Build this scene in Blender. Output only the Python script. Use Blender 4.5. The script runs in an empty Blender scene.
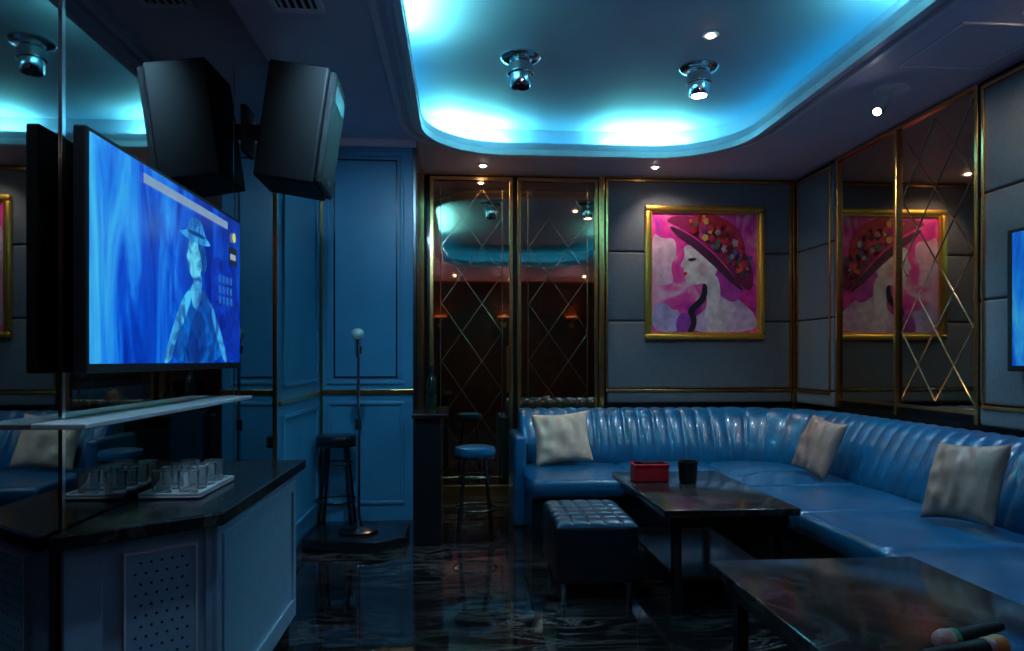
import bpy, bmesh, math, random
from mathutils import Vector, Matrix
random.seed(4)
scene = bpy.context.scene
scene.view_settings.view_transform = 'Standard'
scene.view_settings.look = 'None'
scene.view_settings.exposure = 0.3
COL = scene.collection

# ------------------------------------------------------------ materials
def _new(name):
    m = bpy.data.materials.new(name); m.use_nodes = True
    nt = m.node_tree
    return m, nt, nt.nodes['Principled BSDF']

def mat(name, col, rough=0.5, metal=0.0, emit=None, es=0.0, coat=0.0, var=0.12, nscale=18.0, bump=0.0, trans=0.0, bscale=60.0):
    m, nt, b = _new(name)
    N, L = nt.nodes, nt.links
    tc = N.new('ShaderNodeTexCoord'); no = N.new('ShaderNodeTexNoise')
    no.inputs['Scale'].default_value = nscale; no.inputs['Detail'].default_value = 4
    L.new(tc.outputs['Object'], no.inputs['Vector'])
    cr = N.new('ShaderNodeValToRGB')
    cr.color_ramp.elements[0].position = 0.3; cr.color_ramp.elements[1].position = 0.7
    cr.color_ramp.elements[0].color = (*[c*(1-var) for c in col], 1)
    cr.color_ramp.elements[1].color = (*[min(1, c*(1+var)) for c in col], 1)
    L.new(no.outputs['Fac'], cr.inputs['Fac']); L.new(cr.outputs['Color'], b.inputs['Base Color'])
    b.inputs['Roughness'].default_value = rough; b.inputs['Metallic'].default_value = metal
    b.inputs['Coat Weight'].default_value = coat; b.inputs['Coat Roughness'].default_value = 0.08
    b.inputs['Transmission Weight'].default_value = trans
    if emit:
        b.inputs['Emission Color'].default_value = (*emit, 1); b.inputs['Emission Strength'].default_value = es
    if bump:
        n2 = N.new('ShaderNodeTexNoise'); n2.inputs['Scale'].default_value = bscale; n2.inputs['Detail'].default_value = 5
        L.new(tc.outputs['Object'], n2.inputs['Vector'])
        bp = N.new('ShaderNodeBump'); bp.inputs['Strength'].default_value = bump; bp.inputs['Distance'].default_value = 0.01
        L.new(n2.outputs['Fac'], bp.inputs['Height']); L.new(bp.outputs['Normal'], b.inputs['Normal'])
    return m

def marble(name, dark, vein, rough, scale=1.0, stretch=(1, 1, 1), bump=0.0, amount=0.04):
    m, nt, b = _new(name); N, L = nt.nodes, nt.links
    tc = N.new('ShaderNodeTexCoord'); mp = N.new('ShaderNodeMapping')
    mp.inputs['Scale'].default_value = stretch
    L.new(tc.outputs['Object'], mp.inputs['Vector'])
    n1 = N.new('ShaderNodeTexNoise'); n1.inputs['Scale'].default_value = 2.2*scale; n1.inputs['Detail'].default_value = 8
    n1.inputs['Roughness'].default_value = 0.62; n1.inputs['Distortion'].default_value = 1.0
    L.new(mp.outputs['Vector'], n1.inputs['Vector'])
    s = N.new('ShaderNodeMath'); s.operation = 'SUBTRACT'; s.inputs[1].default_value = 0.5
    a = N.new('ShaderNodeMath'); a.operation = 'ABSOLUTE'
    L.new(n1.outputs['Fac'], s.inputs[0]); L.new(s.outputs[0], a.inputs[0])
    cr = N.new('ShaderNodeValToRGB')
    cr.color_ramp.elements[0].position = 0.0; cr.color_ramp.elements[0].color = (*vein, 1)
    cr.color_ramp.elements[1].position = amount; cr.color_ramp.elements[1].color = (*dark, 1)
    L.new(a.outputs[0], cr.inputs['Fac'])
    n2 = N.new('ShaderNodeTexNoise'); n2.inputs['Scale'].default_value = 0.9; n2.inputs['Detail'].default_value = 2
    L.new(tc.outputs['Object'], n2.inputs['Vector'])
    r2 = N.new('ShaderNodeValToRGB'); r2.color_ramp.elements[0].position = 0.36; r2.color_ramp.elements[1].position = 0.58
    L.new(n2.outputs['Fac'], r2.inputs['Fac'])
    mx = N.new('ShaderNodeMix'); mx.data_type = 'RGBA'
    L.new(r2.outputs['Color'], mx.inputs['Factor']); mx.inputs['A'].default_value = (*dark, 1)
    L.new(cr.outputs['Color'], mx.inputs['B']); L.new(mx.outputs['Result'], b.inputs['Base Color'])
    b.inputs['Roughness'].default_value = rough
    if bump:
        bp = N.new('ShaderNodeBump'); bp.inputs['Strength'].default_value = bump; bp.inputs['Distance'].default_value = 0.01
        L.new(n1.outputs['Fac'], bp.inputs['Height']); L.new(bp.outputs['Normal'], b.inputs['Normal'])
    return m

M = {}
M['ceil'] = mat('ceiling_paint', (0.64, 0.60, 0.72), 0.55, var=0.03, nscale=3)
M['tray'] = mat('tray_paint', (0.50, 0.50, 0.62), 0.6, var=0.03, nscale=3)
M['mould'] = mat('moulding_paint', (0.75, 0.75, 0.8), 0.4, var=0.03)
M['bluewall'] = mat('blue_panel_paint', (0.05, 0.27, 0.46), 0.35, var=0.06, nscale=4)
M['pad'] = mat('padded_fabric', (0.13, 0.16, 0.20), 0.6, var=0.1, nscale=40, bump=0.1, bscale=200)
M['dark'] = mat('dark_lacquer', (0.008, 0.009, 0.012), 0.25, coat=0.3)
M['black'] = mat('matt_black', (0.005, 0.005, 0.006), 0.6)
M['gold'] = mat('brass_trim', (0.80, 0.47, 0.17), 0.22, 1.0, nscale=30)
M['goldframe'] = mat('gilt_frame', (0.98, 0.55, 0.10), 0.35, 1.0, nscale=60, bump=0.3)
M['bronze'] = mat('bronze_mirror', (0.52, 0.37, 0.26), 0.03, 1.0, var=0.04, nscale=2)
M['bevel'] = mat('mirror_bevel', (0.85, 0.62, 0.42), 0.2, 1.0)
M['smoke'] = mat('smoked_mirror', (0.26, 0.28, 0.28), 0.02, 1.0, var=0.04, nscale=2)
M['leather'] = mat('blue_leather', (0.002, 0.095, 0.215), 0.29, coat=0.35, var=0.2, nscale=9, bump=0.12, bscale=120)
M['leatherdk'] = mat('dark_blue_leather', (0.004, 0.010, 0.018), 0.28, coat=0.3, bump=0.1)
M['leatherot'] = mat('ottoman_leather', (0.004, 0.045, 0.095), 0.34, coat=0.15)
M['floor'] = marble('black_marble_floor', (0.005, 0.005, 0.006), (0.085, 0.08, 0.078), 0.045, 1.5, (0.8, 2.8, 1), amount=0.055, bump=0.005)
M['marble'] = marble('black_marble_top', (0.016, 0.015, 0.015), (0.07, 0.06, 0.06), 0.14, 2.0, amount=0.04)
M['white'] = mat('white_lacquer', (0.75, 0.78, 0.82), 0.35, var=0.04)
M['cabinet'] = mat('cabinet_paint', (0.27, 0.46, 0.64), 0.4, var=0.05)
M['chrome'] = mat('chrome', (0.75, 0.78, 0.8), 0.12, 1.0)
M['steel'] = mat('dark_steel', (0.12, 0.12, 0.13), 0.25, 1.0)
M['pillow'] = mat('beige_satin', (0.76, 0.48, 0.34), 0.5, var=0.2, nscale=10, bump=0.6, bscale=11)
M['pillow2'] = mat('taupe_satin', (0.36, 0.215, 0.17), 0.42, var=0.25, nscale=10, bump=0.6, bscale=10)
M['red'] = mat('red_box', (0.55, 0.008, 0.015), 0.4)
M['glass'] = mat('clear_glass', (0.95, 0.98, 1.0), 0.03, trans=0.93, var=0.0)
M['warmwall'] = mat('walnut_veneer', (0.055, 0.024, 0.015), 0.35, nscale=6, var=0.4)
M['led_hot'] = mat('led_hot', (0.1, 0.8, 1), 0.5, emit=(0.16, 0.85, 0.80), es=165)
M['led'] = mat('led_soft', (0.1, 0.8, 1), 0.5, emit=(0.0, 0.52, 0.92), es=5)
M['bulb'] = mat('bulb_warm', (1, 0.9, 0.8), 0.5, emit=(1, 0.8, 0.6), es=25)
M['bulbc'] = mat('bulb_cool', (1, 1, 1), 0.5, emit=(0.9, 0.92, 1), es=12)
M['fill_glow'] = mat('fill_uplight_glow', (1, 0.8, 0.6), 0.5, emit=(1, 0.30, 0.10), es=1.6)  # glow of the added uplights, a warm glint for the back mirror

# ------------------------------------------------------------ mesh helpers
def empty(name):
    e = bpy.data.objects.new(name, None); COL.objects.link(e); e.empty_display_size = 0.1
    return e

def obj(name, verts, faces, m, parent=None, smooth=False):
    me = bpy.data.meshes.new(name); me.from_pydata([tuple(v) for v in verts], [], faces)
    bm = bmesh.new(); bm.from_mesh(me); bmesh.ops.recalc_face_normals(bm, faces=bm.faces); bm.to_mesh(me); bm.free()
    if m: me.materials.append(m)
    if smooth:
        for p in me.polygons: p.use_smooth = True
    o = bpy.data.objects.new(name, me); COL.objects.link(o)
    if parent: o.parent = parent
    return o

def box(name, x0, x1, y0, y1, z0, z1, m, parent=None, bevel=0.0, seg=2, mtx=None):
    vs = [Vector((x, y, z)) for z in (z0, z1) for y in (y0, y1) for x in (x0, x1)]
    if mtx is not None: vs = [mtx @ v for v in vs]
    f = [(0, 1, 3, 2), (4, 6, 7, 5), (0, 4, 5, 1), (2, 3, 7, 6), (0, 2, 6, 4), (1, 5, 7, 3)]
    o = obj(name, vs, f, m, parent)
    if bevel:
        md = o.modifiers.new('bevel', 'BEVEL'); md.width = bevel; md.segments = seg; md.limit_method = 'ANGLE'
        for p in o.data.polygons: p.use_smooth = seg > 2
    return o

def prism(name, pts, z0, z1, m, parent=None, bevel=0.0):
    n = len(pts)
    vs = [(x, y, z0) for x, y in pts] + [(x, y, z1) for x, y in pts]
    f = [tuple(range(n))[::-1], tuple(range(n, 2*n))] + [(i, (i+1) % n, n+(i+1) % n, n+i) for i in range(n)]
    o = obj(name, vs, f, m, parent)
    if bevel:
        md = o.modifiers.new('bevel', 'BEVEL'); md.width = bevel; md.segments = 2; md.limit_method = 'ANGLE'
    return o

def lathe(name, prof, m, parent=None, loc=(0, 0, 0), seg=32, mtx=None):
    vs = []; f = []
    n = len(prof)
    for i in range(seg):
        a = 2*math.pi*i/seg
        for r, z in prof: vs.append(Vector((r*math.cos(a), r*math.sin(a), z)))
    for i in range(seg):
        j = (i+1) % seg
        for k in range(n-1): f.append((i*n+k, j*n+k, j*n+k+1, i*n+k+1))
    if prof[0][0] > 1e-5: f.append(tuple(i*n for i in range(seg)))
    if prof[-1][0] > 1e-5: f.append(tuple(i*n+n-1 for i in range(seg)))
    if mtx is not None: vs = [mtx @ v for v in vs]
    vs = [v+Vector(loc) for v in vs]
    o = obj(name, vs, f, m, parent, True)
    bm = bmesh.new(); bm.from_mesh(o.data); bmesh.ops.remove_doubles(bm, verts=bm.verts, dist=1e-5)
    bmesh.ops.recalc_face_normals(bm, faces=bm.faces)
    for e in bm.edges:
        if len(e.link_faces) == 2 and e.calc_face_angle(0) > 0.7: e.smooth = False
    bm.to_mesh(o.data); bm.free()
    return o

def rod(name, a, b, r, m, parent=None, r2=None, seg=12):
    a = Vector(a); b = Vector(b); d = b-a
    q = d.to_track_quat('Z', 'Y').to_matrix().to_4x4()
    return lathe(name, [(r, 0), (r2 if r2 else r, d.length)], m, parent, a, seg, q)

def ring(name, c, R, r, m, parent=None, seg=32):
    vs = []; f = []; k = 8
    for i in range(seg):
        a = 2*math.pi*i/seg
        for j in range(k):
            b = 2*math.pi*j/k
            vs.append((c[0]+(R+r*math.cos(b))*math.cos(a), c[1]+(R+r*math.cos(b))*math.sin(a), c[2]+r*math.sin(b)))
    for i in range(seg):
        for j in range(k):
            f.append((i*k+j, ((i+1) % seg)*k+j, ((i+1) % seg)*k+(j+1) % k, i*k+(j+1) % k))
    return obj(name, vs, f, m, parent, True)

def wbox(name, plane, c0, c1, a0, a1, z0, z1, m, parent=None, bevel=0.0, seg=2):
    if plane == 'y': return box(name, a0, a1, c0, c1, z0, z1, m, parent, bevel, seg)
    return box(name, c0, c1, a0, a1, z0, z1, m, parent, bevel, seg)

def frame(name, plane, c0, c1, a0, a1, z0, z1, w, m, parent=None, bevel=0.003):
    e = parent or empty(name)
    wbox(name+'_bottom', plane, c0, c1, a0, a1, z0, z0+w, m, e, bevel)
    wbox(name+'_top', plane, c0, c1, a0, a1, z1-w, z1, m, e, bevel)
    wbox(name+'_side_a', plane, c0, c1, a0, a0+w, z0+w, z1-w, m, e, bevel)
    wbox(name+'_side_b', plane, c0, c1, a1-w, a1, z0+w, z1-w, m, e, bevel)
    return e

def lattice(name, plane, c, out, a0, a1, z0, z1, cw, ch, m, parent, w=0.004):
    vs = []; f = []
    for s in (1, -1):
        sl = s*ch/cw
        for k in range(-40, 40):
            ts = []
            for a in (a0, a1):
                z = z0+sl*(a-a0)+k*ch
                if z0-1e-6 <= z <= z1+1e-6: ts.append((a, z))
            for z in (z0, z1):
                a = a0+(z-z0-k*ch)/sl
                if a0 < a < a1: ts.append((a, z))
            if len(ts) < 2: continue
            p, q = ts[0], ts[-1]
            d = Vector((q[0]-p[0], q[1]-p[1]))
            if d.length < 0.02: continue
            nrm = Vector((-d.y, d.x)).normalized()*w
            b = len(vs)
            for (cc, ww) in ((c, 1.0), (c+out, 0.35)):
                for (pt, sg) in ((p, 1), (p, -1), (q, -1), (q, 1)):
                    a_ = pt[0]+nrm.x*sg*ww; z_ = pt[1]+nrm.y*sg*ww
                    vs.append((a_, cc, z_) if plane == 'y' else (cc, a_, z_))
            f += [(b, b+1, b+2, b+3), (b+4, b+5, b+6, b+7)] + [(b+i, b+(i+1) % 4, b+4+(i+1) % 4, b+4+i) for i in range(4)]
    return obj(name, vs, f, m, parent)

# ------------------------------------------------------------ room dimensions
XL, XR, YB, YF, H, H2 = -1.03, 3.01, 6.10, -2.2, 2.80, 2.99
box('floor', XL-0.3, XR+0.25, YF-0.2, YB+0.25, -0.12, 0.0, M['floor'])
box('wall_back', XL-0.3, XR+0.25, YB+0.02, YB+0.22, 0, 3.2, M['dark'])
box('wall_right', XR+0.02, XR+0.22, YF, YB+0.02, 0, 3.2, M['dark'])
box('wall_left', XL-0.22, XL-0.02, YF, YB+0.02, 0, 3.2, M['dark'])
box('wall_front', XL-0.3, XR+0.25, YF-0.2, YF, 0, 3.2, M['warmwall'])

# ---- ceiling with rounded opening
OX0, OX1, OY0, OY1, OR = -0.26, 2.08, 0.4, 5.36, 0.62
def rrect(off, n=14):
    x0, x1, y0, y1, r = OX0-off, OX1+off, OY0-off, OY1+off, OR+off
    pts = []
    for cx, cy, a0 in ((x1-r, y1-r, 0), (x0+r, y1-r, 90), (x0+r, y0+r, 180), (x1-r, y0+r, 270)):
        for i in range(n+1):
            a = math.radians(a0+90*i/n); pts.append((cx+r*math.cos(a), cy+r*math.sin(a)))
    return pts
def strip(name, loops, m, parent=None, closed=True, smooth=False):
    n = len(loops[0]); vs = [v for l in loops for v in l]; f = []
    for k in range(len(loops)-1):
        for i in range(n if closed else n-1):
            j = (i+1) % n
            f.append((k*n+i, k*n+j, (k+1)*n+j, (k+1)*n+i))
    return obj(name, vs, f, m, parent, smooth)
def loop(off, z): return [(x, y, z) for x, y in rrect(off)]

bm = bmesh.new()
inner = [bm.verts.new((x, y, H)) for x, y in rrect(0)]
outer = [bm.verts.new(p) for p in ((XL-0.3, YF-0.2, H), (XR+0.25, YF-0.2, H), (XR+0.25, YB+0.25, H), (XL-0.3, YB+0.25, H))]
ed = [bm.edges.new((l[i], l[(i+1) % len(l)])) for l in (inner, outer) for i in range(len(l))]
bmesh.ops.triangle_fill(bm, use_beauty=True, use_dissolve=False, edges=ed)
bmesh.ops.recalc_face_normals(bm, faces=bm.faces)
me = bpy.data.meshes.new('ceiling'); bm.to_mesh(me); bm.free(); me.materials.append(M['ceil'])
ceil = bpy.data.objects.new('ceiling', me); COL.objects.link(ceil)
tray = empty('trim_ceiling_tray')
strip('tray_lip', [loop(0, H), loop(0, H+0.05), loop(0.012, H+0.05), loop(0.014, H+0.03), loop(0.12, H+0.03), loop(0.12, H2)], M['tray'], tray)
vs = loop(0.12, H2); obj('tray_top', vs, [tuple(range(len(vs)))], M['tray'], tray)
strip('tray_moulding_inner', [loop(0.0, H-0.001), loop(0.0, H-0.045), loop(0.035, H-0.045), loop(0.06, H-0.02), loop(0.075, H-0.018), loop(0.075, H-0.001)], M['mould'], tray)
strip('tray_moulding_outer', [loop(0.115, H-0.001), loop(0.115, H-0.022), loop(0.15, H-0.022), loop(0.165, H-0.001)], M['mould'], tray)
def led(name, pts, w, h, m):
    n = len(pts); A = []; B = []
    for i, p in enumerate(pts):
        a = Vector(pts[max(i-1, 0)]); b = Vector(pts[min(i+1, n-1)]); d = (b-a); d.normalize()
        nn = Vector((-d.y, d.x))*w
        A.append((p[0]+nn.x, p[1]+nn.y)); B.append((p[0]-nn.x, p[1]-nn.y))
    z0 = H+0.032
    strip(name, [[(x, y, z0) for x, y in A], [(x, y, z0+h) for x, y in A], [(x, y, z0+h) for x, y in B], [(x, y, z0) for x, y in B]], m, tray, closed=False)
lp = rrect(0.08)
led('led_soft', lp+[lp[0]], 0.012, 0.01, M['led'])
o = 0.045; lp = rrect(o)
led('led_hot_corner_right', lp[10:15]+[(1.40, OY1+o), (1.14, OY1+o)], 0.014, 0.014, M['led_hot'])
led('led_hot_corner_left', [(0.34, OY1+o)]+lp[15:24], 0.014, 0.014, M['led_hot'])
led('led_hot_side_left', [(OX0-o, 2.3), (OX0-o, 3.85)], 0.014, 0.014, M['led_hot'])
led('led_hot_side_right', [(OX1+o, 2.3), (OX1+o, 3.2)], 0.014, 0.014, M['led_hot'])

# ---- back wall: mirror doors, padded wall
mb = empty('back_wall_mirror_panels')
for k, (a0, a1) in enumerate(((-0.26, 0.46), (0.50, 1.21))):
    wbox('mirror_%d' % (k+1), 'y', YB, YB+0.02, a0+0.03, a1-0.03, 0.09, 2.74, M['bronze'], mb)
    frame('mirror_edge_%d' % (k+1), 'y', YB-0.022, YB+0.02, a0, a1, 0.06, 2.77, 0.032, M['gold'], mb)
    frame('mirror_inner_%d' % (k+1), 'y', YB-0.012, YB, a0+0.09, a1-0.09, 0.16, 2.67, 0.006, M['gold'], mb)
    lattice('mirror_lattice_%d' % (k+1), 'y', YB, -0.006, a0+0.10, a1-0.10, 0.17, 2.66, 0.35, 0.50, M['bevel'], mb, 0.003)
wbox('door_handle', 'y', YB-0.06, YB-0.04, 0.40, 0.42, 0.9, 1.3, M['gold'], mb, 0.004)
wbox('door_handle_stub', 'y', YB-0.045, YB-0.02, 0.40, 0.42, 1.24, 1.26, M['gold'], mb)
wbox('door_handle_stub_low', 'y', YB-0.045, YB-0.02, 0.40, 0.42, 0.94, 0.96, M['gold'], mb)
wbox('trim_1', 'y', YB-0.04, YB+0.02, 1.215, 1.265, 0, 2.8, M['gold'], None, 0.006)
wbox('trim_2', 'y', YB-0.012, YB+0.02, -0.33, 3.01, 2.785, 2.8, M['gold'], None, 0.003)
pb = empty('back_wall_padded_panels')
for i, (z0, z1) in enumerate(((0.80, 0.92), (0.93, 1.52), (1.525, 2.13), (2.135, 2.76))):
    wbox('pad_%d' % i, 'y', YB-0.03, YB+0.02, 1.29, 2.965, z0, z1, M['pad'], pb, 0.018, 4)
frame('pad_frame', 'y', YB-0.045, YB-0.015, 1.275, 2.96, 0.90, 2.77, 0.022, M['gold'], pb)
wbox('corner_post', 'y', YB-0.06, YB+0.02, 2.965, 3.01, 0, 2.77, M['gold'], pb, 0.004)

# ---- right wall
mr = empty('right_wall_mirror_panels')
wbox('mirror_plain', 'x', XR, XR+0.02, 4.63, 5.35, 0.88, 2.76, M['bronze'], mr)
wbox('mirror_lattice_glass', 'x', XR, XR+0.02, 3.87, 4.60, 0.88, 2.76, M['bronze'], mr)
lattice('lattice', 'x', XR, -0.006, 3.90, 4.57, 0.92, 2.72, 0.335, 0.45, M['bevel'], mr, 0.0024)
for a in (3.84, 4.60, 5.35):
    wbox('upright', 'x', XR-0.025, XR+0.02, a, a+0.03, 0.8, 2.78, M['gold'], mr, 0.004)
wbox('rail_top', 'x', XR-0.02, XR+0.02, 3.87, 5.35, 2.76, 2.78, M['gold'], mr)
wbox('rail_bottom', 'x', XR-0.02, XR+0.02, 3.87, 5.35, 0.86, 0.88, M['gold'], mr)
pr = empty('right_wall_padded_panels')
def padcol(a0, a1):
    for i, (z0, z1) in enumerate(((0.80, 0.92), (0.93, 1.52), (1.525, 2.13), (2.135, 2.76))):
        wbox('pad', 'x', XR-0.03, XR+0.02, a0, a1, z0, z1, M['pad'], pr, 0.018, 4)
    frame('pad_frame', 'x', XR-0.042, XR-0.015, a0+0.03, a1-0.03, 0.9, 2.74, 0.02, M['gold'], pr)
padcol(5.40, 6.02); padcol(2.2, 3.82); padcol(0.5, 2.18); padcol(-2.1, 0.48)
# ---- left wall
ml = empty('left_wall_mirror_panels')
for a0, a1 in ((-2.15, -0.6), (-0.59, 0.9), (0.91, 1.89), (1.905, 3.28), (3.285, 3.985)):
    wbox('mirror', 'x', XL-0.02, XL, a0, a1, 0.02, 2.79, M['smoke'], ml, 0.003)
wbox('seam', 'x', XL-0.02, XL+0.005, 1.89, 1.905, 0.0, 2.8, M['chrome'], ml)
bp = empty('left_wall_blue_panelling')
wbox('panel_base', 'x', XL-0.02, XL+0.01, 4.0, 5.2, 0.0, 2.8, M['bluewall'], bp)
wbox('edge_trim', 'x', XL-0.02, XL+0.012, 3.988, 4.0, 0.0, 2.8, M['gold'], bp, 0.002)
frame('upper_moulding', 'x', XL+0.01, XL+0.025, 4.12, 5.08, 1.02, 2.68, 0.03, M['bluewall'], bp, 0.008)
frame('lower_moulding', 'x', XL+0.01, XL+0.025, 4.12, 5.08, 0.14, 0.86, 0.03, M['bluewall'], bp, 0.008)
wbox('rail', 'x', XL+0.01, XL+0.025, 4.02, 5.17, 0.92, 0.95, M['gold'], bp, 0.004)
ba = empty('wall_alcove')
box('block', XL-0.02, -0.33, 5.2, YB+0.02, 0, 2.8, M['bluewall'], ba)
frame('upper_panel_moulding', 'y', 5.185, 5.2, -0.97, -0.41, 1.0, 2.70, 0.03, M['bluewall'], ba, 0.008)
frame('upper_panel_line', 'y', 5.192, 5.2, -0.92, -0.46, 1.05, 2.65, 0.01, M['dark'], ba, 0.001)
frame('lower_panel_moulding', 'y', 5.185, 5.2, -0.97, -0.41, 0.12, 0.88, 0.03, M['bluewall'], ba, 0.008)
box('rail', -1.015, -0.335, 5.18, 5.2, 0.93, 0.965, M['gold'], ba, 0.004)
box('corner_trim', -0.345, -0.322, 5.185, 5.215, 0, 2.8, M['steel'], ba, 0.003)
box('corner_trim_inner', -1.015, -0.998, 5.18, 5.2, 0, 2.8, M['gold'], ba, 0.003)
box('side_cladding', -0.33, -0.318, 5.23, 5.9, 0, 2.8, M['dark'], ba)
box('top_cornice', XL+0.02, -0.32, 5.165, 5.2, 2.74, 2.8, M['mould'], ba, 0.008)
box('side_gold', -0.33, -0.30, 5.9, 5.93, 0, 2.78, M['gold'], ba)
box('baseboard_back', -0.3, 1.2, YB-0.015, YB+0.02, 0, 0.06, M['gold'])

# ------------------------------------------------------------ painting
pt = empty('framed_painting')
PX0, PX1, PZ0, PZ1 = 1.62, 2.70, 1.36, 2.54
yF = YB-0.03
for (x0, x1, z0, z1) in ((PX0, PX1, PZ0, PZ0+0.05), (PX0, PX1, PZ1-0.05, PZ1), (PX0, PX0+0.05, PZ0+0.05, PZ1-0.05), (PX1-0.05, PX1, PZ0+0.05, PZ1-0.05)):
    box('frame_rail', x0, x1, yF-0.05, yF, z0, z1, M['goldframe'], pt, 0.014, 3)
frame('frame_inner_lip', 'y', yF-0.03, yF-0.005, PX0+0.05, PX1-0.05, PZ0+0.05, PZ1-0.05, 0.015, M['goldframe'], pt)
m, nt, b = _new('painting_background'); N, L = nt.nodes, nt.links
tc = N.new('ShaderNodeTexCoord'); no = N.new('ShaderNodeTexNoise'); no.inputs['Scale'].default_value = 3.4; no.inputs['Detail'].default_value = 6; no.inputs['Distortion'].default_value = 1.2
cr = N.new('ShaderNodeValToRGB'); L.new(tc.outputs['Object'], no.inputs['Vector']); L.new(no.outputs['Fac'], cr.inputs['Fac']); L.new(cr.outputs['Color'], b.inputs['Base Color'])
e = cr.color_ramp.elements; e[0].position = 0.34; e[0].color = (0.30, 0.02, 0.40, 1); e[1].position = 0.68; e[1].color = (0.95, 0.62, 0.80, 1)
x = e.new(0.44); x.color = (0.85, 0.02, 0.38, 1); x = e.new(0.55); x.color = (0.95, 0.10, 0.48, 1)
b.inputs['Roughness'].default_value = 0.6
box('canvas', PX0+0.055, PX1-0.055, yF-0.012, yF, PZ0+0.055, PZ1-0.055, m, pt)
UX0, UX1, UZ0, UZ1 = PX0+0.065, PX1-0.065, PZ0+0.065, PZ1-0.065
layer = [0]
def chaikin(pts, n):
    for _ in range(n):
        q = []
        for i in range(len(pts)):
            a, c = pts[i], pts[(i+1) % len(pts)]
            q += [(a[0]*.75+c[0]*.25, a[1]*.75+c[1]*.25), (a[0]*.25+c[0]*.75, a[1]*.25+c[1]*.75)]
        pts = q
    return pts
def blob(name, uv, col, smooth=True):
    layer[0] += 1
    y = yF-0.0125-0.0003*layer[0]
    pts = chaikin(uv, 3) if smooth else uv
    vs = [(UX0+u*(UX1-UX0), y, UZ1-v*(UZ1-UZ0)) for u, v in pts]
    mm = bpy.data.materials.get('paint_'+str(col)) or mat('paint_'+str(col), col, 0.6, var=0.3, nscale=14)
    return obj(name, vs, [tuple(range(len(vs)))], mm, pt)
PALE = (0.82, 0.74, 0.82)
blob('wash_pink', [(0.0, .15), (.10, .22), (.22, .20), (.24, .34), (.17, .45), (.22, .58), (.10, .62), (.0, .56)], (0.85, 0.52, 0.70))
blob('wash_violet', [(.0, .78), (.12, .74), (.2, .82), (.26, .8), (.30, 1), (0, 1)], (0.58, 0.45, 0.80))
blob('wash_magenta', [(.86, .62), (1, .55), (1, .8), (.93, .78)], (0.8, 0.02, 0.42))
blob('shoulders', [(.34, 1), (.40, .88), (.52, .80), (.62, .66), (.74, .66), (.88, .76), (1, .86), (1, 1)], (0.66, 0.50, 0.76))
blob('shoulder_light', [(.50, 1), (.54, .88), (.64, .74), (.74, .72), (.82, .80), (.72, .9), (.68, 1)], (0.76, 0.66, 0.82))
blob('hair', [(.56, .40), (.80, .50), (.88, .64), (.80, .76), (.66, .70), (.58, .60)], (0.55, 0.04, 0.40))
blob('neck', [(.46, .5), (.62, .5), (.66, .66), (.62, .86), (.48, .90), (.53, .74), (.50, .62)], PALE)
blob('face', [(.29, .27), (.32, .36), (.26, .445), (.31, .465), (.29, .50), (.32, .53), (.33, .60), (.45, .60), (.56, .56), (.64, .46), (.56, .34), (.42, .26)], PALE)
blob('cheek', [(.44, .42), (.52, .40), (.56, .47), (.50, .54), (.44, .50)], (0.80, 0.56, 0.68))
blob('lips', [(.295, .485), (.35, .50), (.30, .535)], (0.6, 0.01, 0.08))
blob('eye', [(.325, .385), (.40, .37), (.43, .385), (.37, .41)], (0.03, 0.01, 0.03))
blob('hat_brim', [(.12, .07), (.24, .10), (.42, .20), (.60, .33), (.78, .52), (.93, .68), (.98, .54), (.92, .36), (.78, .20), (.60, .08), (.36, .02), (.2, .02)], (0.30, 0.01, 0.10))
blob('hat_crown', [(.34, .06), (.42, .0), (.62, .0), (.84, .12), (.90, .36), (.74, .30), (.52, .16)], (0.55, 0.02, 0.06))
blob('hat_shadow', [(.14, .085), (.40, .20), (.64, .38), (.90, .66), (.80, .62), (.60, .45), (.40, .29), (.22, .18)], (0.08, 0.01, 0.06))
blob('ribbon_curl', [(.48, .58), (.53, .60), (.52, .72), (.46, .78), (.40, .82), (.43, .90), (.40, 1), (.32, 1), (.37, .91), (.33, .82), (.40, .75), (.47, .70)], (0.015, 0.01, 0.03))
blob('ribbon_hand', [(.24, .86), (.33, .82), (.38, .90), (.34, 1), (.22, 1)], (0.40, 0.05, 0.50))
random.seed(9)
fc = [(0.65, 0.02, 0.05), (0.75, 0.12, 0.04), (0.7, 0.4, 0.1), (0.04, 0.15, 0.32), (0.7, 0.06, 0.25), (0.06, 0.16, 0.08), (0.5, 0.35, 0.42), (0.30, 0.02, 0.22), (0.4, 0.01, 0.03), (0.2, 0.01, 0.05)]
for i in range(80):
    t = random.random(); u = .42+.48*t+random.uniform(-.07, .07); v = .12+.40*t*t+random.uniform(-.10, .09)
    r = random.uniform(.010, .030)
    blob('flower', [(u+r*(1+.35*(k % 2))*math.cos(k*math.pi/5), v+r*(1+.35*(k % 2))*math.sin(k*math.pi/5)) for k in range(10)], random.choice(fc), False)

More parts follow.
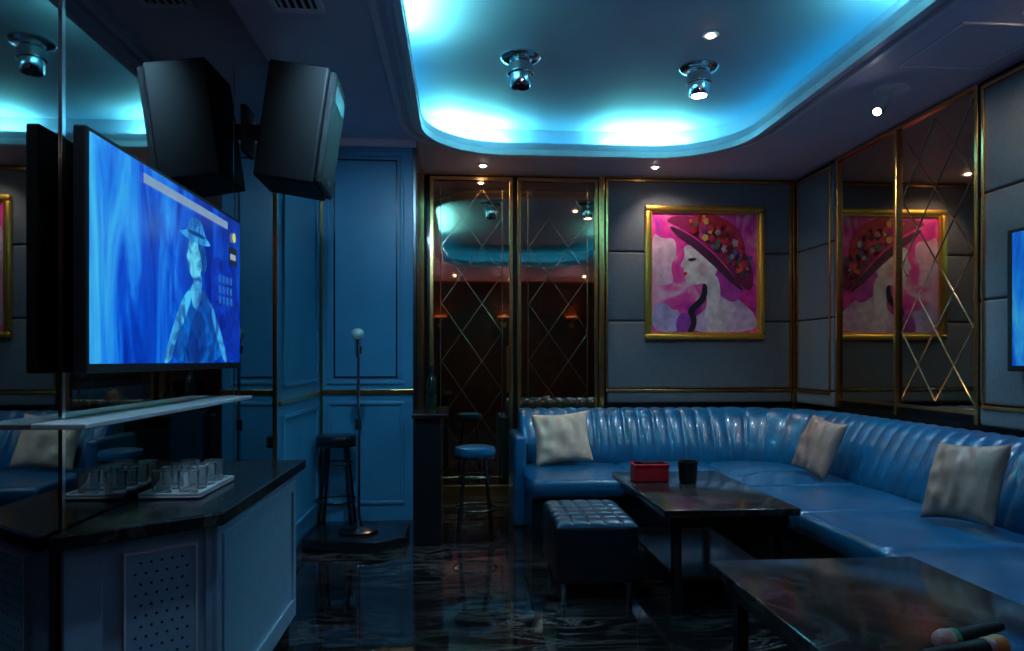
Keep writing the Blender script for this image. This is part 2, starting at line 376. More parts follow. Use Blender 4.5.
# ------------------------------------------------------------ televisions
def tv_screen_mat(name, strength, y0, y1):
    m, nt, b = _new(name); N, L = nt.nodes, nt.links
    tc = N.new('ShaderNodeTexCoord'); mp = N.new('ShaderNodeMapping'); mp.inputs['Scale'].default_value = (1, 3.5, 0.9)
    no = N.new('ShaderNodeTexNoise'); no.inputs['Scale'].default_value = 1.8; no.inputs['Detail'].default_value = 8; no.inputs['Distortion'].default_value = 0.8
    no.inputs['Roughness'].default_value = 0.6
    L.new(tc.outputs['Object'], mp.inputs['Vector']); L.new(mp.outputs['Vector'], no.inputs['Vector'])
    sp_ = N.new('ShaderNodeSeparateXYZ'); L.new(tc.outputs['Object'], sp_.inputs[0])
    mr_ = N.new('ShaderNodeMapRange'); mr_.inputs['From Min'].default_value = y0; mr_.inputs['From Max'].default_value = y1
    mr_.inputs['To Min'].default_value = 0.10; mr_.inputs['To Max'].default_value = -0.14
    L.new(sp_.outputs['Y'], mr_.inputs['Value'])
    ad = N.new('ShaderNodeMath'); ad.operation = 'ADD'; L.new(no.outputs['Fac'], ad.inputs[0]); L.new(mr_.outputs[0], ad.inputs[1])
    cr = N.new('ShaderNodeValToRGB'); L.new(ad.outputs[0], cr.inputs['Fac'])
    e = cr.color_ramp.elements; e[0].position = .32; e[0].color = (0, 0.012, 0.28, 1); e[1].position = .80; e[1].color = (0.05, 0.50, 0.85, 1)
    x = e.new(.47); x.color = (0.0, 0.07, 0.62, 1); x = e.new(.60); x.color = (0.01, 0.22, 0.80, 1)
    b.inputs['Base Color'].default_value = (0.01, 0.01, 0.02, 1); b.inputs['Roughness'].default_value = 0.2
    L.new(cr.outputs['Color'], b.inputs['Emission Color']); b.inputs['Emission Strength'].default_value = strength
    return m
tv = empty('television')
TX = -0.955; T0, T1, Z0, Z1 = 1.87, 3.13, 1.145, 1.785
box('tv_body', TX-0.035, TX, T0, T1, Z0, Z1, M['black'], tv, 0.006)
box('tv_back_bulge', TX-0.05, TX-0.035, T0+0.25, T1-0.25, Z0+0.12, Z1-0.15, M['black'], tv, 0.004)
box('wall_bracket', XL, TX-0.05, 2.35, 2.6, 1.35, 1.6, M['steel'], tv)
box('screen', TX, TX+0.002, T0+0.014, T1-0.014, Z0+0.025, Z1-0.014, tv_screen_mat('tv_picture', 0.78, T0, T1), tv)
tl = [0]
def tvp(name, uv, col, es, smooth=True):
    tl[0] += 1; xx = TX+0.0022+0.0002*tl[0]
    pts = chaikin(uv, 3) if smooth else uv
    ya, yb, za, zb = T0+0.014, T1-0.014, Z0+0.025, Z1-0.014
    vs = [(xx, ya+u*(yb-ya), zb-v*(zb-za)) for u, v in pts]
    m = bpy.data.materials.get('tvc_'+name)
    if not m:
        m, nt, b = _new('tvc_'+name); N, L = nt.nodes, nt.links
        tc = N.new('ShaderNodeTexCoord'); no = N.new('ShaderNodeTexNoise'); no.inputs['Scale'].default_value = 12; no.inputs['Detail'].default_value = 6; no.inputs['Distortion'].default_value = 1.5
        cr = N.new('ShaderNodeValToRGB'); L.new(tc.outputs['Object'], no.inputs['Vector']); L.new(no.outputs['Fac'], cr.inputs['Fac'])
        v = 0.75 if smooth else 0.05
        cr.color_ramp.elements[0].position = .38; cr.color_ramp.elements[1].position = .62
        cr.color_ramp.elements[0].color = (*[c*(1-v) for c in col[:2]], col[2]*(1-v*0.6), 1); cr.color_ramp.elements[1].color = (*[min(1, c*(1+v*.4)) for c in col], 1)
        b.inputs['Base Color'].default_value = (0.01, 0.01, 0.01, 1)
        L.new(cr.outputs['Color'], b.inputs['Emission Color']); b.inputs['Emission Strength'].default_value = es*0.82
    return obj(name, vs, [tuple(range(len(vs)))], m, tv)
tvp('distant_facade', [(.70, .28), (.97, .36), (1, .98), (.78, 1), (.72, .6)], (0.0, 0.03, 0.42), 0.9)
tvp('figure_coat', [(.36, 1), (.44, .76), (.50, .60), (.58, .52), (.68, .56), (.78, .76), (.86, 1)], (0.0, 0.11, 0.48), 0.9)
tvp('coat_shadow', [(.50, 1), (.54, .80), (.60, .66), (.66, .72), (.68, 1)], (0.0, 0.04, 0.28), 0.9)
tvp('figure_sleeve_near', [(.35, 1), (.41, .84), (.47, .66), (.54, .56), (.56, .60), (.51, .74), (.45, .86), (.41, 1)], (0.05, 0.45, 0.80), 0.85)
tvp('figure_collar', [(.54, .55), (.59, .51), (.64, .55), (.62, .64), (.57, .70)], (0.07, 0.45, 0.75), 0.85)
tvp('figure_sleeve_far', [(.69, .60), (.74, .66), (.82, .84), (.87, 1), (.83, 1), (.75, .80)], (0.04, 0.36, 0.75), 0.8)
tvp('figure_neck', [(.56, .46), (.63, .44), (.64, .56), (.57, .58)], (0.04, 0.30, 0.60), 0.85)
tvp('figure_head', [(.53, .28), (.58, .24), (.64, .29), (.645, .38), (.62, .47), (.58, .51), (.545, .48), (.53, .42), (.515, .38), (.53, .34)], (0.10, 0.55, 0.80), 0.85)
tvp('figure_hair', [(.59, .25), (.66, .27), (.68, .40), (.64, .47), (.63, .36)], (0.0, 0.12, 0.42), 0.85)
tvp('figure_hat', [(.45, .25), (.52, .23), (.54, .15), (.59, .125), (.64, .15), (.66, .22), (.72, .26), (.64, .28), (.54, .28)], (0.04, 0.36, 0.75), 0.85)
tvp('hat_band', [(.53, .215), (.66, .215), (.66, .24), (.53, .24)], (0.0, 0.08, 0.35), 0.85)
for i in range(4):
    for j in range(3):
        tvp('lit_window', [(.78+.035*i, .42+.07*j), (.80+.035*i, .42+.07*j), (.80+.035*i, .47+.07*j), (.78+.035*i, .47+.07*j)], (0.02, 0.18, 0.65), 0.7, False)
tvp('caption_bar', [(.24, .045), (.86, .045), (.86, .095), (.24, .095)], (0.24, 0.36, 0.55), 0.8, False)
tvp('channel_badge', [(.925+.018*math.cos(k*.63), .13+.035*math.sin(k*.63)) for k in range(10)], (0.6, 0.7, 0.1), 0.9, False)
tvp('channel_box', [(.87, .20), (.955, .20), (.955, .33), (.87, .33)], (0.01, 0.02, 0.08), 0.5, False)
tvp('channel_box_text', [(.885, .25), (.94, .25), (.94, .29), (.885, .29)], (0.5, 0.6, 0.7), 0.6, False)

tv2 = empty('television')
box('tv_body', XR-0.10, XR-0.06, 2.55, 3.53, 1.12, 1.87, M['black'], tv2, 0.006)
box('wall_bracket', XR-0.06, XR-0.03, 2.9, 3.2, 1.4, 1.6, M['steel'], tv2)
box('screen', XR-0.102, XR-0.10, 2.57, 3.49, 1.15, 1.85, tv_screen_mat('tv_picture_side', 0.55, 3.5, 2.6), tv2)
sh = empty('reflection_strip')  # white board added to stand in for a bright reflected strip under the TV
box('board', XL+0.001, -0.90, 1.76, 3.12, 1.012, 1.026, M['white'], sh, 0.003)

# ------------------------------------------------------------ counter cabinet
XC = XL+0.007
cb = empty('counter_cabinet')
top = [(XC, 1.82), (-1.01, 1.82), (-0.68, 2.085), (-0.68, 3.16), (XC, 3.16)]
prism('countertop', top, 0.70, 0.74, M['marble'], cb, 0.006)
body = [(XC, 1.88), (-1.02, 1.88), (-0.715, 2.12), (-0.715, 3.12), (XC, 3.12)]
prism('body', body, 0.07, 0.70, M['cabinet'], cb)
prism('plinth', [(XC, 1.93), (-1.0, 1.93), (-0.74, 2.14), (-0.74, 3.1), (XC, 3.1)], 0, 0.07, M['dark'], cb)
A = Vector((-1.02, 1.88, 0)); B = Vector((-0.715, 2.12, 0)); u = (B-A).normalized(); nn = Vector((u.y, -u.x, 0))
LEN = (B-A).length
mt = Matrix((( u.x, nn.x, 0, A.x), (u.y, nn.y, 0, A.y), (0, 0, 1, 0), (0, 0, 0, 1)))
def facebox(name, s0, s1, d0, d1, z0, z1, m, bev=0.003): return box(name, s0, s1, d0, d1, z0, z1, m, cb, bev, 2, mt)
facebox('face_stile_left', 0.0, 0.09, 0, 0.012, 0.08, 0.695, M['cabinet'])
facebox('face_stile_right', LEN-0.035, LEN-0.0, 0, 0.012, 0.08, 0.695, M['cabinet'])
facebox('speaker_plate', 0.145, 0.325, 0, 0.01, 0.28, 0.65, M['cabinet'])
facebox('plate_rim_top', 0.14, 0.33, 0.0, 0.014, 0.65, 0.656, M['white'], 0)
facebox('plate_rim_bottom', 0.14, 0.33, 0.0, 0.014, 0.274, 0.28, M['white'], 0)
facebox('plate_rim_left', 0.14, 0.145, 0.0, 0.014, 0.28, 0.65, M['white'], 0)
facebox('plate_rim_right', 0.325, 0.33, 0.0, 0.014, 0.28, 0.65, M['white'], 0)
hv = []; hf = []
for i in range(6):
    for j in range(12):
        if (j % 2) and i == 5: continue
        cx = 0.168+i*0.027+(0.0135 if j % 2 else 0); cz = 0.305+j*0.029
        b0 = len(hv)
        for k in range(8):
            a = k*math.pi/4; hv.append(mt @ Vector((cx+0.004*math.cos(a), 0.0108, cz+0.004*math.sin(a))))
        hf.append(tuple(range(b0, b0+8)))
obj('speaker_holes', hv, hf, M['black'], cb)
frame('side_panel_moulding', 'x', -0.715, -0.705, 2.16, 3.08, 0.12, 0.66, 0.04, M['cabinet'], cb)
box('corner_stile', -0.735, -0.705, 2.10, 2.14, 0.07, 0.70, M['cabinet'], cb, 0.004)
st = empty('serving_tray')
box('tray_base', -1.01, -0.82, 2.28, 2.62, 0.742, 0.752, M['white'], st, 0.004)
for (x0, x1, y0, y1) in ((-1.01, -1.002, 2.28, 2.62), (-0.828, -0.82, 2.28, 2.62), (-1.002, -0.828, 2.28, 2.288), (-1.002, -0.828, 2.612, 2.62)):
    box('tray_rim', x0, x1, y0, y1, 0.752, 0.760, M['white'], st, 0.002)
gl = empty('glass_tumbler_set')
for i in range(2):
    for j in range(4):
        lathe('tumbler', [(0.0, 0.012), (0.026, 0.012), (0.0305, 0.070), (0.032, 0.072), (0.0335, 0.070), (0.029, 0.0), (0.0, 0.0)], M['glass'], gl,
              (-0.958+i*0.083, 2.335+j*0.078, 0.7525), 28)

# ------------------------------------------------------------ speaker on wall bracket
sp = empty('loudspeaker')
mx = Matrix.Translation((-0.78, 3.5, 2.29)) @ Matrix.Rotation(math.radians(2), 4, 'Z') @ Matrix.Rotation(math.radians(8), 4, 'Y')
vs = []
for z in (-0.275, 0.275):
    for (x, y) in ((-0.15, -0.17), (0.13, -0.19), (0.13, 0.19), (-0.15, 0.17)): vs.append(mx @ Vector((x, y, z)))
o = obj('speaker_cabinet', vs, [(0, 1, 2, 3), (4, 7, 6, 5), (0, 4, 5, 1), (1, 5, 6, 2), (2, 6, 7, 3), (3, 7, 4, 0)], M['black'], sp)
md = o.modifiers.new('b', 'BEVEL'); md.width = 0.012; md.segments = 3
box('speaker_grille', 0.13, 0.165, -0.175, 0.175, -0.265, 0.265, mat('grille_mesh', (0.03, 0.032, 0.036), 0.45, 0.5, bump=0.6, bscale=300), sp, 0.012, 3, mx)
box('badge', 0.165, 0.169, -0.04, 0.04, -0.23, -0.205, M['chrome'], sp, 0, 2, mx)
box('badge_upper', 0.165, 0.168, -0.12, 0.12, 0.14, 0.22, M['steel'], sp, 0, 2, mx)
box('wall_arm', XL, -0.92, 3.47, 3.53, 2.26, 2.32, M['black'], sp)
box('wall_plate', XL, XL+0.012, 3.42, 3.58, 2.18, 2.40, M['black'], sp)

# ------------------------------------------------------------ sofa
sofa = empty('corner_sofa')
JX, JY, R, XS, YE = 2.42, 5.10, 0.40, 0.45, 0.60
CW = 0.112; SUB = 8; ds = CW/SUB
path = []
La = (JX-R)-XS; Lb = R*math.pi/2; Lc = (JY-R)-YE
tot = La+Lb+Lc; n = int(tot/CW)*SUB; ds = tot/n; CW = ds*SUB
for i in range(n+1):
    s = i*ds
    if s <= La: path.append((s, XS+s, JY, 0, 1, 'b'))
    elif s <= La+Lb:
        a = math.pi/2-(s-La)/R
        path.append((s, JX-R+R*math.cos(a), JY-R+R*math.sin(a), math.cos(a), math.sin(a), 'a'))
    else: path.append((s, JX, JY-R-(s-La-Lb), 1, 0, 'r'))
prof = [(0.06, 0.30, 0, 0), (0.0, 0.40, 0, 0), (0.01, 0.46, -1, 0), (0.05, 0.56, -1, .2), (0.10, 0.66, -1, .3), (0.145, 0.735, -.9, .4), (0.18, 0.775, -.6, .7),
        (0.225, 0.80, -.2, 1), (0.28, 0.80, 0, 1), (0.325, 0.78, .5, .6), (0.345, 0.73, 1, 0), (0.35, 0.5, 0, 0), (0.35, 0.05, 0, 0)]
vs = []; f = []; K = len(prof)
for (s, x, y, nx, ny, k) in path:
    ph = (s/CW) % 1.0
    bl = 0.017*math.sqrt(max(0, math.sin(math.pi*ph)))
    for (o_, z, bo, bz) in prof:
        oo = o_+bo*bl
        vs.append((x+nx*oo, y+ny*oo, z+bz*bl*0.7))
for i in range(n):
    for k in range(K-1): f.append((i*K+k, (i+1)*K+k, (i+1)*K+k+1, i*K+k+1))
f.append(tuple(range(K))); f.append(tuple(n*K+k for k in range(K)))
obj('channel_backrest', vs, f, M['leather'], sofa, True)
FX, FY = 1.72, 4.40
def front(x, y, k, o_):
    if k == 'b': return (min(x, FX-o_), FY-o_)
    if k == 'r': return (FX-o_, min(y, FY-o_))
    return (FX-o_, FY-o_)
seg = 0.70
vs = []; f = []
ts = [0, .06, .15, .3, .45, .6, .75, .88, .95]
roll = [(0.0, 0.418), (0.018, 0.408), (0.028, 0.385), (0.028, 0.33), (0.012, 0.305), (-0.03, 0.30)]
K = len(ts)+len(roll)
for (s, x, y, nx, ny, k) in path:
    dd = min((s % seg), seg-(s % seg)); g = math.exp(-(dd/0.014)**2)
    puff = 0.016*min(1, dd/0.25)
    bx, by = x+nx*0.05, y+ny*0.05
    fx, fy = front(x, y, k, 0)
    for t in ts:
        z = 0.42+puff*math.sin(math.pi*min(1, t+0.1))-0.020*g+0.003*math.sin(9*(bx+t)+5*by)*math.sin(math.pi*t)
        vs.append((bx+(fx-bx)*t, by+(fy-by)*t, z))
    for (o_, z) in roll:
        q = front(x, y, k, o_-0.012*g)
        vs.append((q[0], q[1], z-0.01*g))
for i in range(n):
    for k in range(K-1): f.append((i*K+k, (i+1)*K+k, (i+1)*K+k+1, i*K+k+1))
f.append(tuple(range(K))); f.append(tuple(n*K+k for k in range(K)))
obj('seat_cushions', vs, f, M['leather'], sofa, True)
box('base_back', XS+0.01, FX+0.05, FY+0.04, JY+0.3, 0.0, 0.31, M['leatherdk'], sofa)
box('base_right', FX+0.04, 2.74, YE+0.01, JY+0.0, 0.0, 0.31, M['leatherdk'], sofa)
box('arm', XS-0.07, XS+0.02, 4.92, 5.50, 0.0, 0.64, M['leather'], sofa, 0.03, 4)
inn = []; out = []
for (s, x, y, nx, ny, k) in path:
    if k == 'b' and x < 1.30: continue
    px, py = x+nx*0.31, y+ny*0.31
    tx = (2.96-px)/nx if nx > 1e-4 else 1e9
    ty = (6.04-py)/ny if ny > 1e-4 else 1e9
    t = max(0, min(tx, ty))
    inn.append((px, py)); out.append((px+nx*t, py+ny*t))
strip('back_ledge', [[(x, y, 0.74) for x, y in inn], [(x, y, 0.765) for x, y in inn], [(x, y, 0.765) for x, y in out], [(x, y, 0.74) for x, y in out]], M['dark'], sofa, closed=False)

# ------------------------------------------------------------ pillows
def pillow(w, h, t, loc, normal_yaw, tilt, roll_, m):
    vs = []; f = []; n = 30
    for side in (1, -1):
        for i in range(n+1):
            for j in range(n+1):
                a = -1+2*i/n; b = -1+2*j/n
                e = (1-a*a)*(1-b*b)
                zz = t*max(0, e)**0.38
                zz += (0.010*math.sin(7*a+3*b+side)+0.008*math.sin(5*b-9*a*b)+0.007*math.sin(13*a+4*b*b))*min(1, 3*e)
                xx = a*(1-0.10*(1-b*b))*w/2; yy = b*(1-0.10*(1-a*a))*h/2
                vs.append(Vector((xx, yy, zz*side*0.5)))
    N1 = (n+1)**2
    for side in (0, 1):
        for i in range(n):
            for j in range(n):
                b0 = side*N1+i*(n+1)+j
                f.append((b0, b0+1, b0+n+2, b0+n+1))
    mx = Matrix.Translation(loc) @ Matrix.Rotation(math.radians(normal_yaw), 4, 'Z') @ Matrix.Rotation(math.radians(90-tilt), 4, 'X') @ Matrix.Rotation(math.radians(roll_), 4, 'Z')
    o = obj('throw_pillow', [mx @ v for v in vs], f, m, None, True)
    bm = bmesh.new(); bm.from_mesh(o.data); bmesh.ops.remove_doubles(bm, verts=bm.verts, dist=1e-4); bmesh.ops.recalc_face_normals(bm, faces=bm.faces); bm.to_mesh(o.data); bm.free()
    return o
pillow(0.42, 0.38, 0.14, (0.73, 4.975, 0.622), 0, 20, 4, M['pillow'])
pillow(0.37, 0.38, 0.13, (2.29, 4.33, 0.628), -84, 22, -6, M['pillow2'])
pillow(0.37, 0.38, 0.14, (2.27, 3.00, 0.628), -80, 22, 5, M['pillow2'])

# ------------------------------------------------------------ ottoman
ot = empty('tufted_ottoman')
OX, OY = (0.465, 0.87), (3.36, 3.93)
vs = []; f = []; nx_, ny_ = 80, 96
for j in range(ny_+1):
    for i in range(nx_+1):
        u_ = i/nx_; v_ = j/ny_
        du = abs(((u_*5) % 1)-0.5)*2; dv = abs(((v_*6) % 1)-0.5)*2
        g = max((du)**5, (dv)**5)+0.7*(du*dv)**5
        e = (1-(2*u_-1)**10)*(1-(2*v_-1)**10)
        z = 0.365+0.035*max(0, e)**0.5-0.012*g*e
        vs.append((OX[0]+u_*(OX[1]-OX[0]), OY[0]+v_*(OY[1]-OY[0]), z))
for j in range(ny_):
    for i in range(nx_):
        a = j*(nx_+1)+i; f.append((a, a+1, a+nx_+2, a+nx_+1))
obj('tufted_top', vs, f, M['leatherot'], ot, True)
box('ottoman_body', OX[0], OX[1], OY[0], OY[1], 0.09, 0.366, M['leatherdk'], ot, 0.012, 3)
for x in (OX[0]+0.04, OX[1]-0.04):
    for y in (OY[0]+0.04, OY[1]-0.04): rod('foot', (x, y, 0), (x, y, 0.095), 0.015, M['chrome'], ot, 0.022)

# ------------------------------------------------------------ tables
def table(x0, x1, y0, y1, zt):
    t = empty('coffee_table')
    box('marble_top', x0, x1, y0, y1, zt-0.035, zt, M['marble'], t, 0.006, 3)
    box('apron', x0+0.04, x1-0.04, y0+0.04, y1-0.04, zt-0.09, zt-0.035, M['dark'], t)
    for x in (x0+0.06, x1-0.10):
        for y in (y0+0.06, y1-0.10):
            box('leg', x, x+0.04, y, y+0.04, 0, zt-0.09, M['steel'], t, 0.003)
    box('lower_shelf', x0+0.07, x1-0.07, y0+0.07, y1-0.07, 0.16, 0.18, M['dark'], t, 0.003)
    frame('brass_band_f', 'y', y0-0.002, y0+0.004, x0+0.01, x1-0.01, zt-0.03, zt-0.006, 0.003, M['steel'], t, 0)
    return t
table(0.92, 1.56, 3.10, 4.20, 0.50)
table(0.84, 1.56, 1.15, 2.32, 0.50)
tb = empty('tissue_box')
box('box', 0.97, 1.16, 3.82, 3.94, 0.501, 0.60, M['red'], tb, 0.006, 3)
box('lid_slot', 1.02, 1.11, 3.865, 3.895, 0.60, 0.602, M['black'], tb)
box('box_lid', 0.965, 1.165, 3.815, 3.945, 0.585, 0.60, M['red'], tb, 0.004)
lathe('dice_cup', [(0, 0.002), (0.045, 0.002), (0.048, 0.02), (0.054, 0.115), (0.058, 0.12), (0.050, 0.12), (0.044, 0.02), (0, 0.015)], M['black'], None, (1.26, 3.80, 0.50), 28)
def mic(loc, ang, c_head, c_ring):
    e = empty('handheld_microphone')
    q = Matrix.Rotation(ang, 4, 'Z') @ Matrix.Rotation(math.radians(90), 4, 'Y')
    lathe('handle', [(0, -0.17), (0.012, -0.17), (0.014, -0.12), (0.018, -0.02), (0.02, 0)], M['black'], e, loc, 20, q)
    lathe('band', [(0.018, 0), (0.022, 0.004), (0.022, 0.014), (0.02, 0.02)], c_ring, e, loc, 20, q)
    lathe('head', [(0.017, 0.015), (0.023, 0.024), (0.025, 0.038), (0.022, 0.052), (0.013, 0.062), (0, 0.065)], c_head, e, loc, 20, q)
pinkf = mat('pink_foam', (0.6, 0.28, 0.26), 0.8, bump=0.4); greenf = mat('green_ring', (0.05, 0.3, 0.15), 0.4); orange = mat('orange_ring', (0.6, 0.22, 0.05), 0.4)
mic((1.165, 1.57, 0.526), math.radians(200), pinkf, greenf)
mic((1.19, 1.51, 0.526), math.radians(10), orange, pinkf)

# ------------------------------------------------------------ stools, bar console, stage, mic stand
def stool(x, y, h, seat_m, r=0.15):
    e = empty('bar_stool')
    lathe('seat', [(0, h-0.07), (r*0.9, h-0.07), (r, h-0.055), (r*1.02, h-0.03), (r*0.96, h-0.008), (r*0.7, h), (0, h+0.004)], seat_m, e, (x, y, 0), 36)
    lathe('seat_band', [(r*0.9, h-0.082), (r*1.01, h-0.08), (r*1.01, h-0.062), (r*0.9, h-0.06)], M['steel'], e, (x, y, 0), 36)
    for k in range(4):
        a = math.radians(45+90*k)
        rod('leg', (x+0.16*math.cos(a), y+0.16*math.sin(a), 0), (x+0.09*math.cos(a), y+0.09*math.sin(a), h-0.075), 0.011, M['steel'], e)
    ring('foot_ring', (x, y, 0.2), 0.142, 0.008, M['steel'], e)
    ring('upper_ring', (x, y, h-0.2), 0.108, 0.006, M['steel'], e)
stool(0.10, 4.66, 0.61, M['leather'], 0.135)
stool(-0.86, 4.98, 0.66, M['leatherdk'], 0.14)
bc = empty('bar_console')
box('console_body', -0.28, -0.12, 4.45, 5.16, 0.0, 0.81, M['dark'], bc, 0.004)
box('console_top', -0.30, -0.08, 4.42, 5.17, 0.81, 0.84, M['marble'], bc, 0.004)
box('console_top_edge', -0.302, -0.078, 4.417, 4.42, 0.818, 0.832, M['chrome'], bc)
lathe('wine_bottle', [(0, 0.002), (0.036, 0.002), (0.038, 0.01), (0.038, 0.18), (0.03, 0.21), (0.014, 0.24), (0.013, 0.30), (0, 0.30)], mat('bottle_glass', (0.01, 0.02, 0.012), 0.08), None, (-0.2, 5.0, 0.84), 24)
prism('stage_platform', [(-0.98, 4.42), (-0.52, 4.30), (-0.34, 4.45), (-0.34, 4.78), (-0.98, 4.78)], 0, 0.07, M['dark'], None, 0.006)
ms = empty('microphone_stand')
bx, by = -0.655, 4.58
lathe('base', [(0, 0.071), (0.125, 0.071), (0.125, 0.085), (0.10, 0.10), (0.03, 0.112), (0.016, 0.15), (0, 0.15)], M['steel'], ms, (bx, by, 0), 36)
rod('pole_lower', (bx, by, 0.14), (bx, by, 0.75), 0.013, M['chrome'], ms)
rod('clutch', (bx, by, 0.73), (bx, by, 0.80), 0.019, M['black'], ms)
rod('pole_upper', (bx, by, 0.80), (bx, by, 1.24), 0.010, M['chrome'], ms)
rod('clip', (bx, by, 1.22), (bx, by, 1.27), 0.02, M['black'], ms, 0.024)
lathe('microphone_body', [(0, 1.20), (0.014, 1.20), (0.02, 1.30), (0.024, 1.315)], M['chrome'], ms, (bx-0.0, by-0.03, 0), 20)
lathe('microphone_head', [(0.024, 1.312), (0.036, 1.322), (0.042, 1.345), (0.038, 1.365), (0.02, 1.38), (0, 1.384)], mat('mic_mesh', (0.45, 0.65, 0.65), 0.4, 0.3, bump=0.5, bscale=250), ms, (bx, by-0.03, 0), 20)

# ------------------------------------------------------------ ceiling fittings + lights
def spot(parent, loc, tgt, power, col, size=110, blend=0.8, rad=0.04):
    l = bpy.data.lights.new('lamp', 'SPOT'); l.energy = power; l.color = col; l.spot_size = math.radians(size); l.spot_blend = blend; l.shadow_soft_size = rad
    o = bpy.data.objects.new('lamp', l); COL.objects.link(o); o.location = loc
    o.rotation_euler = (Vector(tgt)-Vector(loc)).to_track_quat('-Z', 'Y').to_euler()
    o.parent = parent
WARM = (1, 0.62, 0.32); COOL = (0.34, 0.70, 1.0)
def downlight(x, y, power, col, tgt=None, size=100, z=H, bm_=None):
    e = empty('recessed_downlight')
    lathe('trim_ring', [(0.028, -0.006), (0.045, -0.006), (0.048, 0.0), (0.028, 0.0)], M['mould'], e, (x, y, z-0.001), 28)
    lathe('lamp_face', [(0, -0.018), (0.015, -0.015), (0.025, -0.006), (0.027, -0.001), (0, -0.001)], bm_ or M['bulb'], e, (x, y, z-0.001), 20)
    if power: spot(e, (x, y, z-0.03), tgt or (x, y, 0), power, col, size)
downlight(0.19, 5.82, 24, WARM, (0.5, 6.05, 0), 140)
downlight(1.63, 5.76, 15, (1, 0.80, 0.66), (2.0, 6.0, 1.6), 115)
downlight(1.39, 3.80, 7, (0.9, 0.8, 0.7), z=H2)
downlight(2.5, 2.7, 28, COOL, (2.2, 2.9, 0.4), 100)  # extra lamp added out of view to light the right sofa seat
downlight(2.65, 3.05, 18, WARM, (3.0, 4.5, 1.6), 70)  # warm lamp added out of view to brighten the right mirror and brass
downlight(2.5, 1.2, 10, COOL, (2.1, 1.4, 0.4), 110)  # another lamp added out of view, for the near end of the sofa
downlight(-0.42, 2.95, 60, COOL, (-0.70, 5.1, 1.2), 75)  # out-of-view fill lamp added to brighten the blue wall
downlight(-0.55, 1.7, 32, (0.45, 0.74, 1), (-0.8, 2.2, 0.6), 120)  # out-of-view fill lamp added over the counter and cabinet
downlight(-0.1, -1.2, 12, WARM); downlight(2.4, -1.2, 12, WARM); downlight(1.0, -1.7, 16, WARM)  # extra lamps added behind the camera to warm the mirrored front wall
for sx in (-0.4, 0.9, 2.3):  # unseen uplights added behind the camera to lift the ceiling brightness
    e = empty('fill_uplight')
    box('fill_uplight_back', sx-0.05, sx+0.05, YF, YF+0.02, 1.85, 2.1, M['gold'], e, 0.004)
    lathe('fill_uplight_bowl', [(0, 0), (0.06, 0.01), (0.10, 0.05), (0.12, 0.11), (0.112, 0.11), (0.09, 0.05), (0, 0.02)], M['gold'], e, (sx, YF+0.13, 1.95), 28)
    lathe('fill_uplight_glow_band', [(0.121, 0.108), (0.121, 0.116), (0.112, 0.116), (0.112, 0.108)], M['fill_glow'], e, (sx, YF+0.13, 1.95), 28)
    spot(e, (sx, YF+0.13, 2.04), (sx, YF+0.8, 2.8), 80, (0.78, 0.60, 1.0), 170, 0.9, 0.03)
def cyl_light(x, y, power, col, lit):
    e = empty('ceiling_cylinder_spotlight')
    z = H2
    lathe('canopy', [(0, 0), (0.115, 0), (0.12, -0.012), (0.105, -0.028), (0.06, -0.036), (0, -0.036)], M['chrome'], e, (x, y, z), 36)
    lathe('housing', [(0, -0.034), (0.055, -0.034), (0.072, -0.05), (0.074, -0.10), (0.066, -0.106), (0.062, -0.175), (0.056, -0.185), (0.050, -0.182), (0.048, -0.15), (0, -0.15)], M['chrome'], e, (x, y, z), 36)
    lathe('lens', [(0, -0.18), (0.03, -0.176), (0.044, -0.165), (0.044, -0.152), (0, -0.152)], M['bulbc'] if lit else M['steel'], e, (x, y, z), 24)
    ring('collar', (x, y, z-0.103), 0.074, 0.006, M['chrome'], e)
    if power: spot(e, (x, y, z-0.2), (x, y+0.1, 0), power, col, 125)
cyl_light(0.36, 4.16, 0, COOL, False)
cyl_light(1.47, 4.22, 38, (0.50, 0.80, 1), True)
asp = empty('adjustable_ceiling_spotlight')
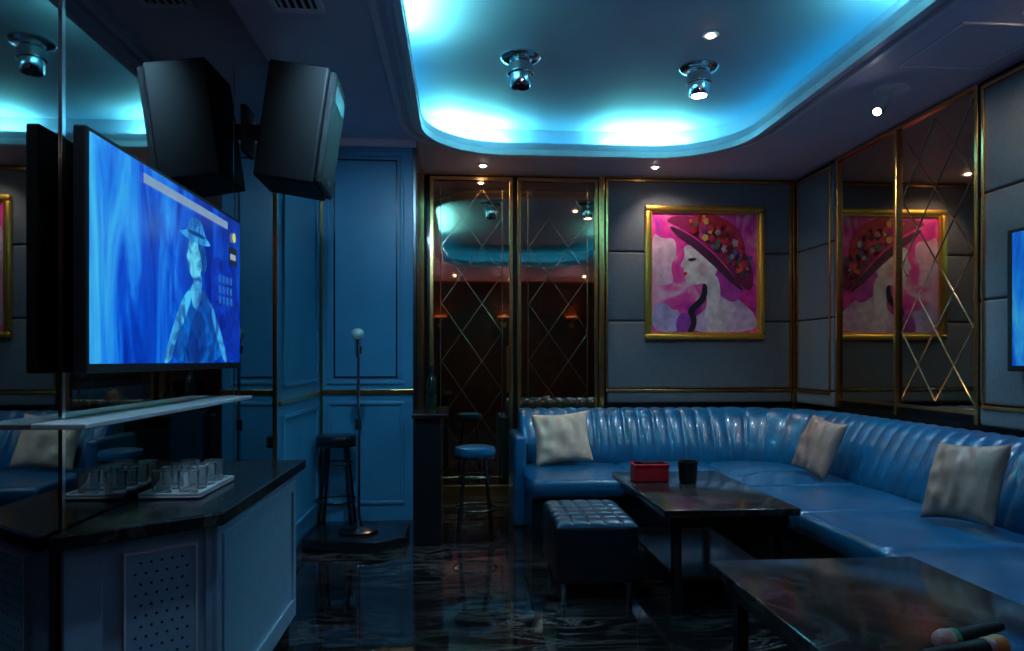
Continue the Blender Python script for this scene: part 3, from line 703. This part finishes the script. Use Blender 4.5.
lathe('plate', [(0, 0), (0.10, 0), (0.10, -0.014), (0.06, -0.024), (0, -0.024)], M['white'], asp, (2.57, 4.0, H), 32)
rod('stem', (2.57, 4.0, H-0.02), (2.52, 3.97, H-0.08), 0.012, M['chrome'], asp)
rod('head', (2.54, 3.99, H-0.07), (2.43, 3.92, H-0.17), 0.022, M['chrome'], asp, 0.034, 20)
rod('lens', (2.43, 3.92, H-0.17), (2.422, 3.915, H-0.177), 0.024, M['bulbc'], asp, 0.018, 20)
spot(asp, (2.41, 3.91, H-0.185), (1.95, 4.1, 0.4), 38, (0.55, 0.78, 1), 105)
vt = empty('air_vent')
for (x0, x1, y0, y1) in ((-0.86, -0.62, 2.9, 2.93), (-0.86, -0.62, 3.28, 3.31), (-0.86, -0.83, 2.93, 3.28), (-0.65, -0.62, 2.93, 3.28)):
    box('vent_rail', x0, x1, y0, y1, H-0.015, H, M['mould'], vt, 0.003)
box('vent_dark', -0.83, -0.65, 2.93, 3.28, H-0.004, H-0.001, M['black'], vt)
for i in range(5): box('vent_slat', -0.815+i*0.034, -0.805+i*0.034, 2.93, 3.28, H-0.013, H-0.004, M['mould'], vt)
ht = empty('ceiling_access_hatch')
box('hatch_panel', 2.42, 2.86, 3.2, 3.66, H-0.006, H, M['ceil'], ht, 0.002)
for (x0, x1, y0, y1) in ((2.40, 2.88, 3.18, 3.195), (2.40, 2.88, 3.665, 3.68), (2.40, 2.415, 3.195, 3.665), (2.865, 2.88, 3.195, 3.665)):
    box('hatch_rim', x0, x1, y0, y1, H-0.01, H, M['mould'], ht)

# ------------------------------------------------------------ world + camera
w = bpy.data.worlds.new('night'); scene.world = w; w.use_nodes = True
w.node_tree.nodes['Background'].inputs[0].default_value = (0.01, 0.015, 0.03, 1)
cam = bpy.data.cameras.new('camera'); co = bpy.data.objects.new('camera', cam); COL.objects.link(co)
co.location = (0, 0, 1.18); co.rotation_euler = (math.radians(90), 0, -math.atan(52/700))
cam.sensor_width = 36; cam.lens = 36*700/1024; cam.shift_y = 34.5/1024; cam.clip_start = 0.02
scene.camera = co
